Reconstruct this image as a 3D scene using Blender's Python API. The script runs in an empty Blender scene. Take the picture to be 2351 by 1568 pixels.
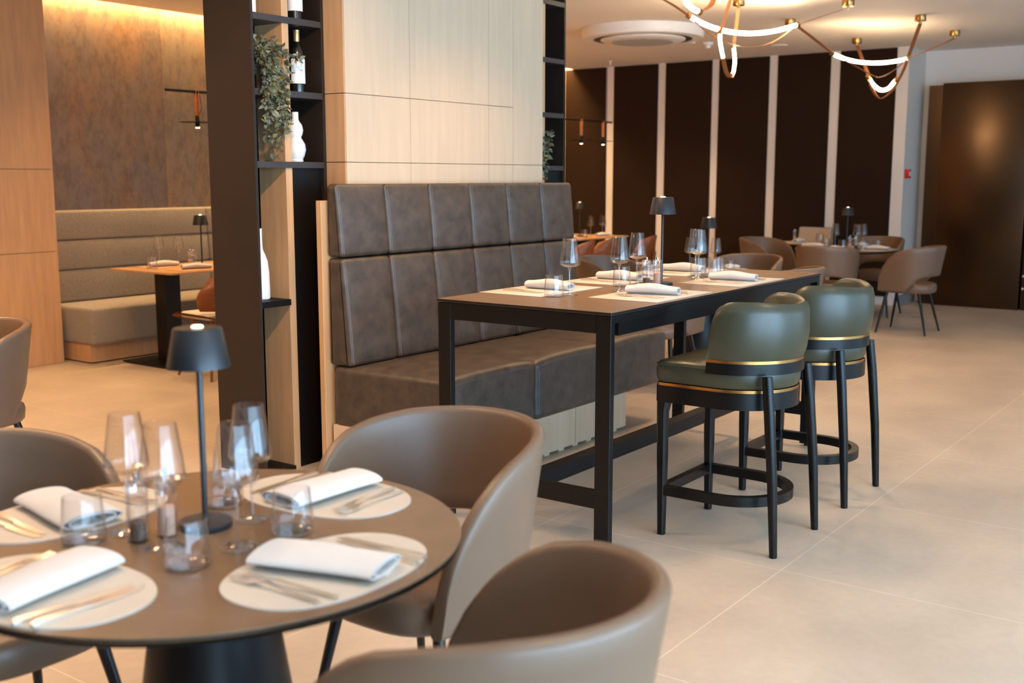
import bpy, bmesh, math, random
from mathutils import Vector, Matrix
R = math.radians
PI = math.pi
random.seed(7)
C = bpy.context.scene.collection
SC = bpy.context.scene

# ------------------------------------------------------------------ materials
def lin(c):
    return tuple(((v / 255) / 12.92 if v / 255 <= .04045 else (((v / 255) + .055) / 1.055) ** 2.4) for v in c) + (1,)
MATS = {}
def mat(name, col, rough=.5, metal=0, var=None, bump=None, coat=0, sheen=0, spec=None, stretch=(1, 1, 1), col2=None, coords='Object'):
    m = bpy.data.materials.new(name); m.use_nodes = True
    nt = m.node_tree; b = nt.nodes['Principled BSDF']
    b.inputs['Base Color'].default_value = lin(col); b.inputs['Roughness'].default_value = rough
    b.inputs['Metallic'].default_value = metal
    if coat: b.inputs['Coat Weight'].default_value = coat; b.inputs['Coat Roughness'].default_value = .25
    if sheen: b.inputs['Sheen Weight'].default_value = sheen
    if spec is not None: b.inputs['Specular IOR Level'].default_value = spec
    if var or bump:
        tc = nt.nodes.new('ShaderNodeTexCoord'); mp = nt.nodes.new('ShaderNodeMapping')
        mp.inputs['Scale'].default_value = stretch
        nt.links.new(tc.outputs[coords], mp.inputs['Vector'])
    if var:
        n = nt.nodes.new('ShaderNodeTexNoise'); n.inputs['Scale'].default_value = var[0]; n.inputs['Detail'].default_value = 6
        n.inputs['Roughness'].default_value = .6
        nt.links.new(mp.outputs['Vector'], n.inputs['Vector'])
        r = nt.nodes.new('ShaderNodeValToRGB'); r.color_ramp.elements[0].position = .3; r.color_ramp.elements[1].position = .7
        c2 = col2 or tuple(max(0, v * (1 - var[1])) for v in col)
        r.color_ramp.elements[0].color = lin(c2); r.color_ramp.elements[1].color = lin(col)
        nt.links.new(n.outputs['Fac'], r.inputs['Fac']); nt.links.new(r.outputs['Color'], b.inputs['Base Color'])
    if bump:
        n2 = nt.nodes.new('ShaderNodeTexNoise'); n2.inputs['Scale'].default_value = bump[0]; n2.inputs['Detail'].default_value = 4
        nt.links.new(mp.outputs['Vector'], n2.inputs['Vector'])
        bp = nt.nodes.new('ShaderNodeBump'); bp.inputs['Strength'].default_value = bump[1]; bp.inputs['Distance'].default_value = .004
        nt.links.new(n2.outputs['Fac'], bp.inputs['Height']); nt.links.new(bp.outputs['Normal'], b.inputs['Normal'])
    MATS[name] = m
    return m
def emis(name, col, strength):
    m = bpy.data.materials.new(name); m.use_nodes = True
    b = m.node_tree.nodes['Principled BSDF']
    b.inputs['Base Color'].default_value = lin(col); b.inputs['Emission Color'].default_value = lin(col)
    b.inputs['Emission Strength'].default_value = strength
    return m
def thin_glass(name, tint=(1, 1, 1), base=.06, gain=.75, rough=.02):
    m = bpy.data.materials.new(name); m.use_nodes = True
    nt = m.node_tree; nt.nodes.remove(nt.nodes['Principled BSDF'])
    out = nt.nodes['Material Output']
    t = nt.nodes.new('ShaderNodeBsdfTransparent'); t.inputs['Color'].default_value = tint + (1,)
    g = nt.nodes.new('ShaderNodeBsdfGlossy'); g.inputs['Roughness'].default_value = rough
    lw = nt.nodes.new('ShaderNodeLayerWeight'); lw.inputs['Blend'].default_value = .5
    pw = nt.nodes.new('ShaderNodeMath'); pw.operation = 'POWER'; pw.inputs[1].default_value = 3.5
    nt.links.new(lw.outputs['Facing'], pw.inputs[0])
    mm = nt.nodes.new('ShaderNodeMath'); mm.operation = 'MULTIPLY_ADD'; mm.inputs[1].default_value = gain; mm.inputs[2].default_value = base
    mm.use_clamp = True
    nt.links.new(pw.outputs[0], mm.inputs[0])
    mx = nt.nodes.new('ShaderNodeMixShader')
    nt.links.new(mm.outputs[0], mx.inputs[0]); nt.links.new(t.outputs[0], mx.inputs[1]); nt.links.new(g.outputs[0], mx.inputs[2])
    nt.links.new(mx.outputs[0], out.inputs['Surface'])
    return m

OAK = mat('oak_veneer', (206, 160, 114), .5, var=(3.2, .10), bump=(40, .05), stretch=(9, 9, .7))
OAKL = mat('oak_veneer_daylit', (206, 180, 150), .5, var=(3.2, .055), bump=(40, .04), stretch=(9, 9, .7))  # paler copy of the oak, daylight on front faces put into the colour
BLKWOOD = mat('black_stained_wood', (8, 8, 8), .32, spec=.3, bump=(60, .05), stretch=(4, 4, 1))
BROWNPANEL = mat('dark_brown_panel', (44, 33, 25), .55, spec=.3, var=(4, .12))
BLKPANEL = mat('black_panel', (11, 9, 8), .5, spec=.25)
SHELFMET = mat('shelf_edge_metal', (62, 56, 54), .45, metal=.3)
BENCH = mat('bench_leather', (82, 69, 58), .42, var=(13, .34), bump=(240, .12))
STITCH = mat('stitch_thread', (120, 112, 106), .7)
TAUPE = mat('taupe_leather', (116, 90, 70), .4, var=(5, .05), bump=(300, .08))
GREEN = mat('green_leather', (62, 60, 42), .33, var=(6, .08), bump=(300, .06))
BRASS = mat('brushed_brass', (186, 138, 82), .26, metal=1)
GOLD = mat('gold_foil', (200, 170, 120), .35, metal=.8)
STEEL = mat('cutlery_steel', (244, 236, 224), .3, metal=1)
DKMET = mat('dark_metal', (32, 28, 27), .35, metal=.4)
BLKMET = mat('black_metal', (8, 7, 7), .42, spec=.3)
BLUEBLK = mat('lamp_black', (30, 31, 34), .36)
TTOP = mat('table_ceramic', (128, 97, 68), .31, var=(9, .12), bump=(150, .05))
TEDGE = mat('table_edge_black', (14, 13, 13), .42)
MATL = mat('placemat_leather', (203, 190, 174), .6, var=(6, .05), bump=(260, .05))
MATT = mat('placemat_tan', (196, 148, 96), .6, var=(6, .08))
NAP = mat('napkin_linen', (214, 207, 200), .85, var=(14, .03), bump=(420, .12), sheen=.2)
FAB = mat('greige_fabric', (156, 144, 128), .9, var=(130, .28), bump=(180, .3), sheen=.3)
CREAMFAB = mat('cream_fabric', (216, 205, 188), .85, bump=(200, .2))
PALEFAB = mat('pale_taupe_fabric', (176, 162, 146), .85, bump=(200, .2))
WALNUT = mat('walnut_plywood', (150, 84, 42), .4, var=(5, .25), stretch=(2, 2, 14))
WHITEW = mat('white_paint', (230, 226, 222), .7)
CEIL = mat('ceiling_paint', (234, 226, 216), .8)
CREAMW = mat('cream_wall', (222, 214, 205), .7)
PANELF = mat('brown_acoustic_fabric', (46, 31, 20), .9, spec=.1, var=(60, .12), bump=(300, .15))
DOORM = mat('black_brown_door', (96, 77, 60), .29, metal=1, var=(200, .14))
GREYB = mat('grey_baseboard', (140, 136, 134), .6)
RED = mat('red_plastic', (200, 34, 24), .4)
WPLAS = mat('white_plastic', (236, 232, 226), .45)
GRPLAS = mat('grille_plastic', (176, 168, 158), .5)
DKSLOT = mat('dark_slot', (58, 52, 48), .5)
TANL = mat('tan_leather', (168, 104, 58), .5, var=(12, .15))
CERAM = mat('white_ceramic', (232, 228, 222), .55, var=(18, .05), stretch=(4, 4, .6))
BOTTLE = mat('bottle_glass_dark', (12, 14, 12), .08, coat=.6)
LABEL = mat('paper_label', (236, 232, 224), .7)
INK = mat('label_ink', (60, 56, 54), .6)
LEAF = mat('leaf_green', (116, 116, 82), .55, var=(9, .45), col2=(56, 64, 44))
LEAF2 = mat('leaf_yellow', (168, 156, 100), .55, var=(9, .3))
LEAF3 = mat('leaf_grey', (140, 146, 130), .5, var=(9, .3))
STEM = mat('vine_stem', (74, 60, 38), .7)
SALT = mat('pink_salt', (226, 176, 150), .8, var=(300, .2))
PEP = mat('peppercorn', (112, 84, 66), .8, var=(300, .6))
CHROME = mat('chrome', (200, 200, 200), .15, metal=1)
LED = emis('led_strip_white', (255, 222, 176), 36)
LEDT = emis('led_button', (255, 236, 208), 3.0)
LEDS = emis('spot_bulb', (255, 222, 170), 6)
GLASS = thin_glass('clear_glass', (.985, .985, .985), .045, .8)
GLASSB = thin_glass('thick_glass', (.97, .97, .97), .2, .75, .06)
PANE = thin_glass('window_pane', (.97, .98, 1.0), .02, .3)

# copper wall: rusty metal look sheet
def rust(name, base, warm, grey, s):
    m = bpy.data.materials.new(name); m.use_nodes = True; nt = m.node_tree; b = nt.nodes['Principled BSDF']
    b.inputs['Roughness'].default_value = .42; b.inputs['Metallic'].default_value = .25
    tc = nt.nodes.new('ShaderNodeTexCoord'); mp = nt.nodes.new('ShaderNodeMapping'); mp.inputs['Scale'].default_value = (1.6, 1, .8)
    mp.inputs['Location'].default_value = (s, s, s)
    nt.links.new(tc.outputs['Object'], mp.inputs['Vector'])
    n1 = nt.nodes.new('ShaderNodeTexNoise'); n1.inputs['Scale'].default_value = 1.3; n1.inputs['Detail'].default_value = 8; n1.inputs['Roughness'].default_value = .65
    n2 = nt.nodes.new('ShaderNodeTexNoise'); n2.inputs['Scale'].default_value = 9; n2.inputs['Detail'].default_value = 10; n2.inputs['Roughness'].default_value = .75
    for n in (n1, n2): nt.links.new(mp.outputs['Vector'], n.inputs['Vector'])
    r1 = nt.nodes.new('ShaderNodeValToRGB'); e = r1.color_ramp.elements
    e[0].position = .32; e[0].color = lin(grey); e[1].position = .66; e[1].color = lin(warm)
    x = e.new(.5); x.color = lin(base)
    r2 = nt.nodes.new('ShaderNodeValToRGB'); e = r2.color_ramp.elements
    e[0].position = .36; e[0].color = (.55, .5, .48, 1); e[1].position = .56; e[1].color = (1, 1, 1, 1)
    mx = nt.nodes.new('ShaderNodeMix'); mx.data_type = 'RGBA'; mx.blend_type = 'MULTIPLY'; mx.inputs[0].default_value = .75
    nt.links.new(n1.outputs['Fac'], r1.inputs['Fac']); nt.links.new(n2.outputs['Fac'], r2.inputs['Fac'])
    nt.links.new(r1.outputs['Color'], mx.inputs[6]); nt.links.new(r2.outputs['Color'], mx.inputs[7])
    nt.links.new(mx.outputs[2], b.inputs['Base Color'])
    return m
RUST1 = rust('copper_patina', (118, 100, 84), (132, 102, 76), (110, 100, 96), 3.1)
RUST2 = rust('copper_patina_grey', (130, 112, 92), (138, 110, 80), (124, 112, 100), 7.7)

# floor: large stone tiles with thin pale joints
def floor_mat():
    m = bpy.data.materials.new('stone_tiles'); m.use_nodes = True; nt = m.node_tree; b = nt.nodes['Principled BSDF']
    N = nt.nodes.new; L = nt.links.new
    b.inputs['Roughness'].default_value = .42; b.inputs['Specular IOR Level'].default_value = .45
    tc = N('ShaderNodeTexCoord'); sp = N('ShaderNodeSeparateXYZ'); L(tc.outputs['Object'], sp.inputs[0])
    def line(sock, off):
        a = N('ShaderNodeMath'); a.operation = 'SUBTRACT'; a.inputs[1].default_value = off - 105; L(sock, a.inputs[0])
        d = N('ShaderNodeMath'); d.operation = 'MODULO'; d.inputs[1].default_value = 1.05; L(a.outputs[0], d.inputs[0])
        s = N('ShaderNodeMath'); s.operation = 'SUBTRACT'; s.inputs[1].default_value = .525; L(d.outputs[0], s.inputs[0])
        ab = N('ShaderNodeMath'); ab.operation = 'ABSOLUTE'; L(s.outputs[0], ab.inputs[0])
        g = N('ShaderNodeMath'); g.operation = 'GREATER_THAN'; g.inputs[1].default_value = .525 - .0017; L(ab.outputs[0], g.inputs[0])
        return g
    lx = line(sp.outputs['X'], 3.812); ly = line(sp.outputs['Y'], 1.522)
    mxl = N('ShaderNodeMath'); mxl.operation = 'MAXIMUM'; L(lx.outputs[0], mxl.inputs[0]); L(ly.outputs[0], mxl.inputs[1])
    n1 = N('ShaderNodeTexNoise'); n1.inputs['Scale'].default_value = 1.4; n1.inputs['Detail'].default_value = 7; n1.inputs['Roughness'].default_value = .62
    n2 = N('ShaderNodeTexNoise'); n2.inputs['Scale'].default_value = 28; n2.inputs['Detail'].default_value = 5
    L(tc.outputs['Object'], n1.inputs['Vector']); L(tc.outputs['Object'], n2.inputs['Vector'])
    r = N('ShaderNodeValToRGB'); e = r.color_ramp.elements
    e[0].position = .3; e[0].color = lin((176, 160, 142)); e[1].position = .68; e[1].color = lin((200, 182, 161))
    L(n1.outputs['Fac'], r.inputs['Fac'])
    r2 = N('ShaderNodeValToRGB'); e = r2.color_ramp.elements
    e[0].position = .3; e[0].color = (.93, .93, .93, 1); e[1].position = .7; e[1].color = (1, 1, 1, 1)
    L(n2.outputs['Fac'], r2.inputs['Fac'])
    mu = N('ShaderNodeMix'); mu.data_type = 'RGBA'; mu.blend_type = 'MULTIPLY'; mu.inputs[0].default_value = 1
    L(r.outputs['Color'], mu.inputs[6]); L(r2.outputs['Color'], mu.inputs[7])
    mg = N('ShaderNodeMix'); mg.data_type = 'RGBA'; mg.inputs[7].default_value = lin((216, 202, 184))
    L(mxl.outputs[0], mg.inputs[0]); L(mu.outputs[2], mg.inputs[6]); L(mg.outputs[2], b.inputs['Base Color'])
    rr = N('ShaderNodeMapRange'); rr.inputs[3].default_value = .36; rr.inputs[4].default_value = .52
    L(n1.outputs['Fac'], rr.inputs[0]); L(rr.outputs[0], b.inputs['Roughness'])
    return m
FLOOR = floor_mat()

# ------------------------------------------------------------------ mesh builder
class MB:
    def __init__(s): s.v = []; s.f = []; s.m = []
    def add(s, vs, fs, mi=0):
        o = len(s.v); s.v += [tuple(p) for p in vs]; s.f += [tuple(i + o for i in f) for f in fs]; s.m += [mi] * len(fs); return s
    def box(s, a, b, mi=0):
        x0, y0, z0 = a; x1, y1, z1 = b
        return s.add([(x0, y0, z0), (x1, y0, z0), (x1, y1, z0), (x0, y1, z0), (x0, y0, z1), (x1, y0, z1), (x1, y1, z1), (x0, y1, z1)],
                     [(0, 3, 2, 1), (4, 5, 6, 7), (0, 1, 5, 4), (1, 2, 6, 5), (2, 3, 7, 6), (3, 0, 4, 7)], mi)
    def rbox(s, a, b, r=.01, seg=3, fn=None, sub=0, mi=0):
        bm = bmesh.new(); bmesh.ops.create_cube(bm, size=1)
        for v in bm.verts: v.co = Vector([(a[i] + b[i]) / 2 + v.co[i] * (b[i] - a[i]) for i in range(3)])
        if sub: bmesh.ops.subdivide_edges(bm, edges=bm.edges[:], cuts=sub, use_grid_fill=True)
        sharp = [e for e in bm.edges if e.calc_face_angle(0) > .5]
        bmesh.ops.bevel(bm, geom=sharp, offset=r, segments=seg, profile=.5, affect='EDGES')
        vs = [Vector(v.co) for v in bm.verts]; bm.verts.index_update()
        fs = [tuple(v.index for v in f.verts) for f in bm.faces]; bm.free()
        if fn: vs = [fn(p) for p in vs]
        return s.add(vs, fs, mi)
    def lathe(s, prof, c=(0, 0, 0), seg=32, mi=0, sq=1.0):
        vs = []; fs = []; n = len(prof)
        for r, z in prof:
            for k in range(seg):
                a = 2 * PI * k / seg; vs.append((c[0] + r * math.cos(a), c[1] + r * math.sin(a) * sq, c[2] + z))
        for i in range(n - 1):
            for k in range(seg):
                k2 = (k + 1) % seg; fs.append((i * seg + k, i * seg + k2, (i + 1) * seg + k2, (i + 1) * seg + k))
        if prof[0][0] > 1e-6: fs.append(tuple(reversed(range(seg))))
        if prof[-1][0] > 1e-6: fs.append(tuple((n - 1) * seg + k for k in range(seg)))
        return s.add(vs, fs, mi)
    def tube(s, path, rad, seg=10, mi=0, cap=True, up=None):
        P = [Vector(p) for p in path]; n = len(P); vs = []; fs = []
        prev = None
        for i, p in enumerate(P):
            t = (P[min(i + 1, n - 1)] - P[max(i - 1, 0)]).normalized()
            if prev is None:
                u = t.cross(Vector((0, 0, 1)) if abs(t.z) < .9 else Vector((1, 0, 0))).normalized()
            else: u = (prev - t * prev.dot(t)).normalized()
            prev = u; w = t.cross(u); r = rad[i] if isinstance(rad, (list, tuple)) else rad
            for k in range(seg):
                a = 2 * PI * k / seg; vs.append(p + u * (r * math.cos(a)) + w * (r * math.sin(a)))
        for i in range(n - 1):
            for k in range(seg):
                k2 = (k + 1) % seg; fs.append((i * seg + k, i * seg + k2, (i + 1) * seg + k2, (i + 1) * seg + k))
        if cap: fs += [tuple(reversed(range(seg))), tuple((n - 1) * seg + k for k in range(seg))]
        return s.add(vs, fs, mi)
    def ribbon(s, path, w, th, side=None, mi=0):
        P = [Vector(p) for p in path]; n = len(P); vs = []; fs = []
        for i, p in enumerate(P):
            t = (P[min(i + 1, n - 1)] - P[max(i - 1, 0)]).normalized()
            sd = Vector(side[i] if isinstance(side, list) else side) if side is not None else t.cross(Vector((0, 0, 1)))
            sd = (sd - t * sd.dot(t)).normalized(); nn = t.cross(sd)
            for a, b in ((-1, -1), (1, -1), (1, 1), (-1, 1)): vs.append(p + sd * (a * w / 2) + nn * (b * th / 2))
        for i in range(n - 1):
            for k in range(4):
                k2 = (k + 1) % 4; fs.append((i * 4 + k, i * 4 + k2, (i + 1) * 4 + k2, (i + 1) * 4 + k))
        fs += [(3, 2, 1, 0), tuple((n - 1) * 4 + k for k in range(4))]
        return s.add(vs, fs, mi)
    def prism(s, poly, z0, z1, mi=0):
        n = len(poly); vs = [(x, y, z0) for x, y in poly] + [(x, y, z1) for x, y in poly]
        fs = [tuple(reversed(range(n))), tuple(range(n, 2 * n))] + [(i, (i + 1) % n, n + (i + 1) % n, n + i) for i in range(n)]
        return s.add(vs, fs, mi)
    def loft(s, loops, cap=True, mi=0):
        n = len(loops[0]); vs = [p for l in loops for p in l]; fs = []
        for i in range(len(loops) - 1):
            for k in range(n):
                k2 = (k + 1) % n; fs.append((i * n + k, i * n + k2, (i + 1) * n + k2, (i + 1) * n + k))
        if cap: fs += [tuple(reversed(range(n))), tuple((len(loops) - 1) * n + k for k in range(n))]
        return s.add(vs, fs, mi)
    def build(s, name, m, parent=None, smooth=True, angle=35, loc=None, rz=0, edge=None):
        me = bpy.data.meshes.new(name); me.from_pydata([tuple(p) for p in s.v], [], s.f)
        ms = m if isinstance(m, (list, tuple)) else [m]
        for x in ms: me.materials.append(x)
        if edge:
            me.materials.append(edge); me.update()
            for p in me.polygons: p.material_index = 0 if p.normal.z > .5 or p.normal.z < -.5 else 1
        elif len(ms) > 1: me.polygons.foreach_set('material_index', s.m)
        bm = bmesh.new(); bm.from_mesh(me); bmesh.ops.recalc_face_normals(bm, faces=bm.faces); bm.to_mesh(me); bm.free()
        if smooth:
            me.polygons.foreach_set('use_smooth', [True] * len(me.polygons)); me.set_sharp_from_angle(angle=R(angle))
        me.update()
        o = bpy.data.objects.new(name, me); C.objects.link(o)
        if parent: o.parent = parent
        if loc: o.location = loc
        if rz: o.rotation_euler.z = rz
        return o
def tag(o, label=None, cat=None, group=None, kind=None):
    if label: o['label'] = label
    if cat: o['category'] = cat
    if group: o['group'] = group
    if kind: o['kind'] = kind
    return o
def thing(name, label, cat, loc=(0, 0, 0), rz=0, group=None):
    o = bpy.data.objects.new(name, None); C.objects.link(o); o.empty_display_size = .05
    o.location = loc; o.rotation_euler.z = rz
    return tag(o, label, cat, group)
def struct(name, mb, m, parent=None, **k):
    o = mb.build(name, m, parent, **k)
    if not parent: o['kind'] = 'structure'
    return o
def kids(o): return [c for c in C.objects if c.parent == o]
def dup(root, loc, rz=0, label=None, group=None, parent=None):
    r = root.copy(); C.objects.link(r)
    if parent: r.parent = parent
    else:
        r.location = loc; r.rotation_euler.z = rz
        if label: r['label'] = label
        if group: r['group'] = group
    for ch in kids(root): dup(ch, None, parent=r)
    return r
class Kind:
    """first call places the prototype itself, later calls place copies"""
    def __init__(s, proto): s.p = proto; s.used = False
    def put(s, loc, rz, label, group=None):
        if not s.used:
            s.used = True; o = s.p; o.location = loc; o.rotation_euler.z = rz; o['label'] = label
            if group: o['group'] = group
            return o
        return dup(s.p, loc, rz, label, group)

CEIL_Z = 2.93
# ------------------------------------------------------------------ setting
struct('floor', MB().box((-3.2, -2.9, -.1), (13.7, 8.7, 0)), FLOOR)
cm = MB()
cm.box((-3.2, -2.9, CEIL_Z), (13.7, 8.04, 3.06)); cm.box((4.9, 8.04, CEIL_Z), (12.85, 8.36, 3.06))
cm.box((4.9, 8.04, 3.06), (12.85, 8.7, 3.12)); cm.box((-3.2, 8.04, CEIL_Z), (4.9, 8.7, 3.06)); cm.box((12.85, 8.04, CEIL_Z), (13.7, 8.7, 3.06))
struct('ceiling', cm, CEIL, smooth=False)
# oak wall on the left, panels with shadow gaps, ending at the alcove
wl = MB(); wl.box((-3.2, 8.056, 0), (4.884, 8.6, CEIL_Z), 1)
zs = [0, .893, 1.536, CEIL_Z]
xs = [-3.2, -1.2, .9, 3.0, 4.9]
for i in range(4):
    for j in range(3):
        wl.box((xs[i] + .002, 8.04, zs[j] + .002), (xs[i + 1] - (.002 if i < 3 else 0), 8.058, zs[j + 1] - .002))
for j in range(3): wl.box((4.882, 8.058, zs[j] + .002), (4.9, 8.6, zs[j + 1] - .002))
struct('wall_left', wl, [OAK, BLKPANEL], smooth=False)
# alcove wall, patinated sheet panels
wa = MB(); wa.box((4.9, 8.52, 0), (12.85, 8.6, 3.06), 2)
for i, (a, b) in enumerate([(4.9, 6.3), (6.3, 8.1), (8.1, 9.9), (9.9, 11.4), (11.4, 12.85)]):
    wa.box((a + .001, 8.50, .0), (b - .001, 8.52, 3.06), 0 if i % 2 == 0 else 1)
struct('wall_alcove', wa, [RUST1, RUST2, BLKPANEL], smooth=False)
# far wall with its return, and the wall beyond the door
wb = MB(); wb.box((12.85, 3.85, 0), (13.1, 8.6, CEIL_Z)); wb.box((13.1, 3.85, 0), (13.55, 4.1, CEIL_Z))
struct('wall_back', wb, CREAMW, smooth=False)
struct('wall_back_right', MB().box((13.5, -2.9, 0), (13.65, 3.85, CEIL_Z)), WHITEW, smooth=False)
struct('baseboard_back', MB().box((12.86, 3.838, 0), (13.5, 3.85, .12)), GREYB, smooth=False)
struct('wall_rear', MB().box((-3.2, -2.9, 0), (-3.0, 8.6, CEIL_Z)), PANELF, smooth=False)  # unseen wall, its dark fabric picked to cut bounced light
# glazed wall to the right of the camera
ww = MB(); ww.box((-3.2, -2.9, 2.62), (13.7, -2.7, CEIL_Z)); ww.box((-3.2, -2.9, 0), (-2.4, -2.7, 2.62)); ww.box((11.2, -2.9, 0), (13.7, -2.7, 2.62))
wx = [-2.4, -.13, 2.14, 4.41, 6.68, 8.95, 11.2]
for x in wx[1:-1]: ww.box((x - .06, -2.9, 0), (x + .06, -2.7, 2.62))
struct('wall_right', ww, WHITEW, smooth=False)
for i in range(6):
    a, b = wx[i] + (.06 if i else 0), wx[i + 1] - (.06 if i < 5 else 0)
    fm = MB(); fr = .05
    fm.box((a, -2.84, 0), (a + fr, -2.76, 2.62)); fm.box((b - fr, -2.84, 0), (b, -2.76, 2.62))
    fm.box((a + fr, -2.84, 0), (b - fr, -2.76, fr)); fm.box((a + fr, -2.84, 2.62 - fr), (b - fr, -2.76, 2.62))
    m_ = (a + b) / 2; fm.box((m_ - .025, -2.84, fr), (m_ + .025, -2.76, 2.62 - fr))
    w = struct('window_%d' % (i + 1), fm, BLKMET, smooth=False)
    MB().box((a + fr, -2.803, fr), (b - fr, -2.797, 2.62 - fr)).build('pane', PANE, w, smooth=False)
# door
df = MB(); df.box((13.3, 3.56, 0), (13.5, 3.74, 2.52)); df.box((13.3, 1.9, 2.44), (13.5, 3.56, 2.52)); df.box((13.34, 1.9, 0), (13.5, 3.56, 2.44))
d = struct('door_1', df, DOORM, smooth=False)
MB().rbox((13.2, 2.62, .0), (13.26, 3.56, 2.535), .004, 2).build('door_leaf', DOORM, d)
MB().box((13.225, 1.9, 0), (13.27, 2.6, 2.52)).build('door_leaf', DOORM, d)
for z in (.38, .24): MB().lathe([(.014, 0), (.014, .012), (0, .016)], seg=12).build('bolt', CHROME, d).matrix_local = Matrix.Translation((13.22, 2.585, z)) @ Matrix.Rotation(-PI / 2, 4, 'Y')
# panelled pillar wall between the two shelving units
wm = MB(); wm.box((4.012, 3.968, 0), (5.72, 4.43, CEIL_Z), 1)
vx = [4.0, 4.49, 5.18, 5.42, 5.733]
hz = [0, .9, 1.548, 1.887, CEIL_Z]
for i in range(4):
    hh = hz if i < 3 else [0, .9, 1.548, CEIL_Z]
    for j in range(len(hh) - 1):
        wm.box((vx[i] + (.006 if i == 0 else .0012), 3.95, hh[j] + .0015), (vx[i + 1] - (.0012 if i < 3 else 0), 3.968, hh[j + 1] - .0015), 0)
for j in range(4): wm.box((4.0, 3.955, hz[j] + .002), (4.012, 4.088, hz[j + 1] - .002), 2)  # end face takes the orange oak, its warmer light put into the colour
struct('wall_middle', wm, [OAKL, BLKPANEL, OAK], smooth=False)

# ------------------------------------------------------------------ brown panels on the far wall
names = ['brown fabric wall panel half hidden by the shelving, left of all pale strips', 'second brown fabric panel from the shelving on the far wall',
         'third brown fabric panel from the shelving, behind the table lamp on the bar table', 'fourth brown fabric panel from the shelving on the far wall',
         'brown fabric panel on the far wall, second from the white wall corner', 'brown fabric panel beside the white wall corner, behind the far round table']
for i, (a, b) in enumerate([(7.805, 8.47), (7.032, 7.697), (6.269, 6.924), (5.508, 6.174), (4.748, 5.403), (3.983, 4.634)]):
    o = MB().rbox((12.838, a, .1), (12.849, b, CEIL_Z - .004), .003, 1).build('wall_panel', PANELF); tag(o, names[i], 'wall panel', 'brown wall panels')
# fire call point
t = thing('fire_call_point', 'small red fire call point on the pale wall corner', 'alarm', (12.93, 3.85, 1.515))
MB().rbox((-.05, -.05, -.05), (.05, -.001, .05), .006, 2).build('housing', RED, t)
MB().rbox((-.028, -.054, -.026), (.028, -.049, .026), .002, 1).build('break_panel', WPLAS, t)

# ------------------------------------------------------------------ shelving units
def make_shelving():
    t = thing('shelving_unit', '', 'shelving')
    # local: x 0..0.467, y 0 (front)..0.335
    MB().box((0, 0, 0), (.016, .335, CEIL_Z - .003)).build('side_panel', BROWNPANEL, t, smooth=False)
    MB().box((.45, 0, 0), (.467, .335, CEIL_Z - .003)).build('side_panel', BROWNPANEL, t, smooth=False)
    MB().box((.016, .32, .0), (.45, .335, CEIL_Z - .003)).build('back_panel', BROWNPANEL, t, smooth=False)
    MB().box((.204, .012, .0), (.246, .205, CEIL_Z - .003)).build('divider', OAK, t, smooth=False)
    MB().box((.2465, .02, .0), (.4495, .032, 1.517)).build('interior_shade_sheet', BLKPANEL, t, smooth=False)  # black sheet standing in for the shade inside this lower compartment
    for z in (2.585, 2.222, 1.874, 1.533):
        m = MB(); m.box((.016, .0, z - .015), (.45, .011, z + .015)); m.box((.016, .011, z - .015), (.2035, .32, z + .015)); m.box((.2465, .011, z - .015), (.45, .32, z + .015))
        m.box((.2035, .206, z - .015), (.2465, .32, z + .015))
        m.build('shelf', SHELFMET, t, smooth=False)
    m = MB(); m.box((.016, .0, .842), (.203, .32, .872)); m.build('shelf', BLKPANEL, t, smooth=False)
    MB().box((.016, .0, 0), (.2035, .32, .02)).build('bottom_board', BLKPANEL, t, smooth=False)
    return t
sh = Kind(make_shelving())
sh.put((3.533, 4.09, 0), 0, 'tall black shelving unit at the left end of the oak wall, nearest the camera', 'shelving units')
sh.put((5.7335, 4.09, 0), 0, 'tall black shelving unit at the far right end of the oak wall', 'shelving units')
def make_bottle():
    t = thing('wine_bottle', '', 'bottle')
    MB().lathe([(0, .004), (.03, 0), (.037, .004), (.0375, .19), (.036, .205), (.028, .225), (.0165, .243), (.0145, .252), (.0145, .256)], seg=28).build('bottle_body', BOTTLE, t)
    MB().lathe([(.0152, .25), (.0152, .296), (.0165, .298), (.0165, .305), (.012, .308), (0, .308)], seg=24).build('capsule', GOLD, t)
    m = MB(); vs = []; n = 20
    for k in range(n + 1):
        a = R(-145) - R(0) + R(220) * k / n - R(55) + R(0)
        for z in (.045, .165): vs.append((.0382 * math.cos(a), .0382 * math.sin(a), z))
    m.add(vs, [(2 * k, 2 * k + 2, 2 * k + 3, 2 * k + 1) for k in range(n)])
    m.build('paper_label', LABEL, t)
    m = MB(); vs = []
    for z0, z1, a0, a1 in ((.128, .14, -118, -114.5), (.108, .111, -128, -104), (.1, .102, -126, -108)):
        vs = [(.0385 * math.cos(R(a)), .0385 * math.sin(R(a)), z) for a, z in ((a0, z0), ((a0 + a1) / 2, z0), (a1, z0), (a1, z1), ((a0 + a1) / 2, z1), (a0, z1))]
        m.add(vs, [(0, 1, 4, 5), (1, 2, 3, 4)])
    m.build('label_print', INK, t)
    return t
bo = Kind(make_bottle())
bo.put((3.895, 4.17, 1.889), .25, 'dark wine bottle with pale label and gold capsule, standing right of the hanging plant', 'wine bottles on the shelving')
bo.put((3.885, 4.165, 2.237), .1, 'dark wine bottle on the top visible shelf, only its white label and foot showing', 'wine bottles on the shelving')
bo.put((3.615, 4.3, 1.889), .1, 'dark wine bottle half hidden behind the trailing vine leaves', 'wine bottles on the shelving')
bo.put((6.055, 4.2, 1.548), .2, 'dark wine bottle with white label on the far shelving unit', 'wine bottles on the shelving')
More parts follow.
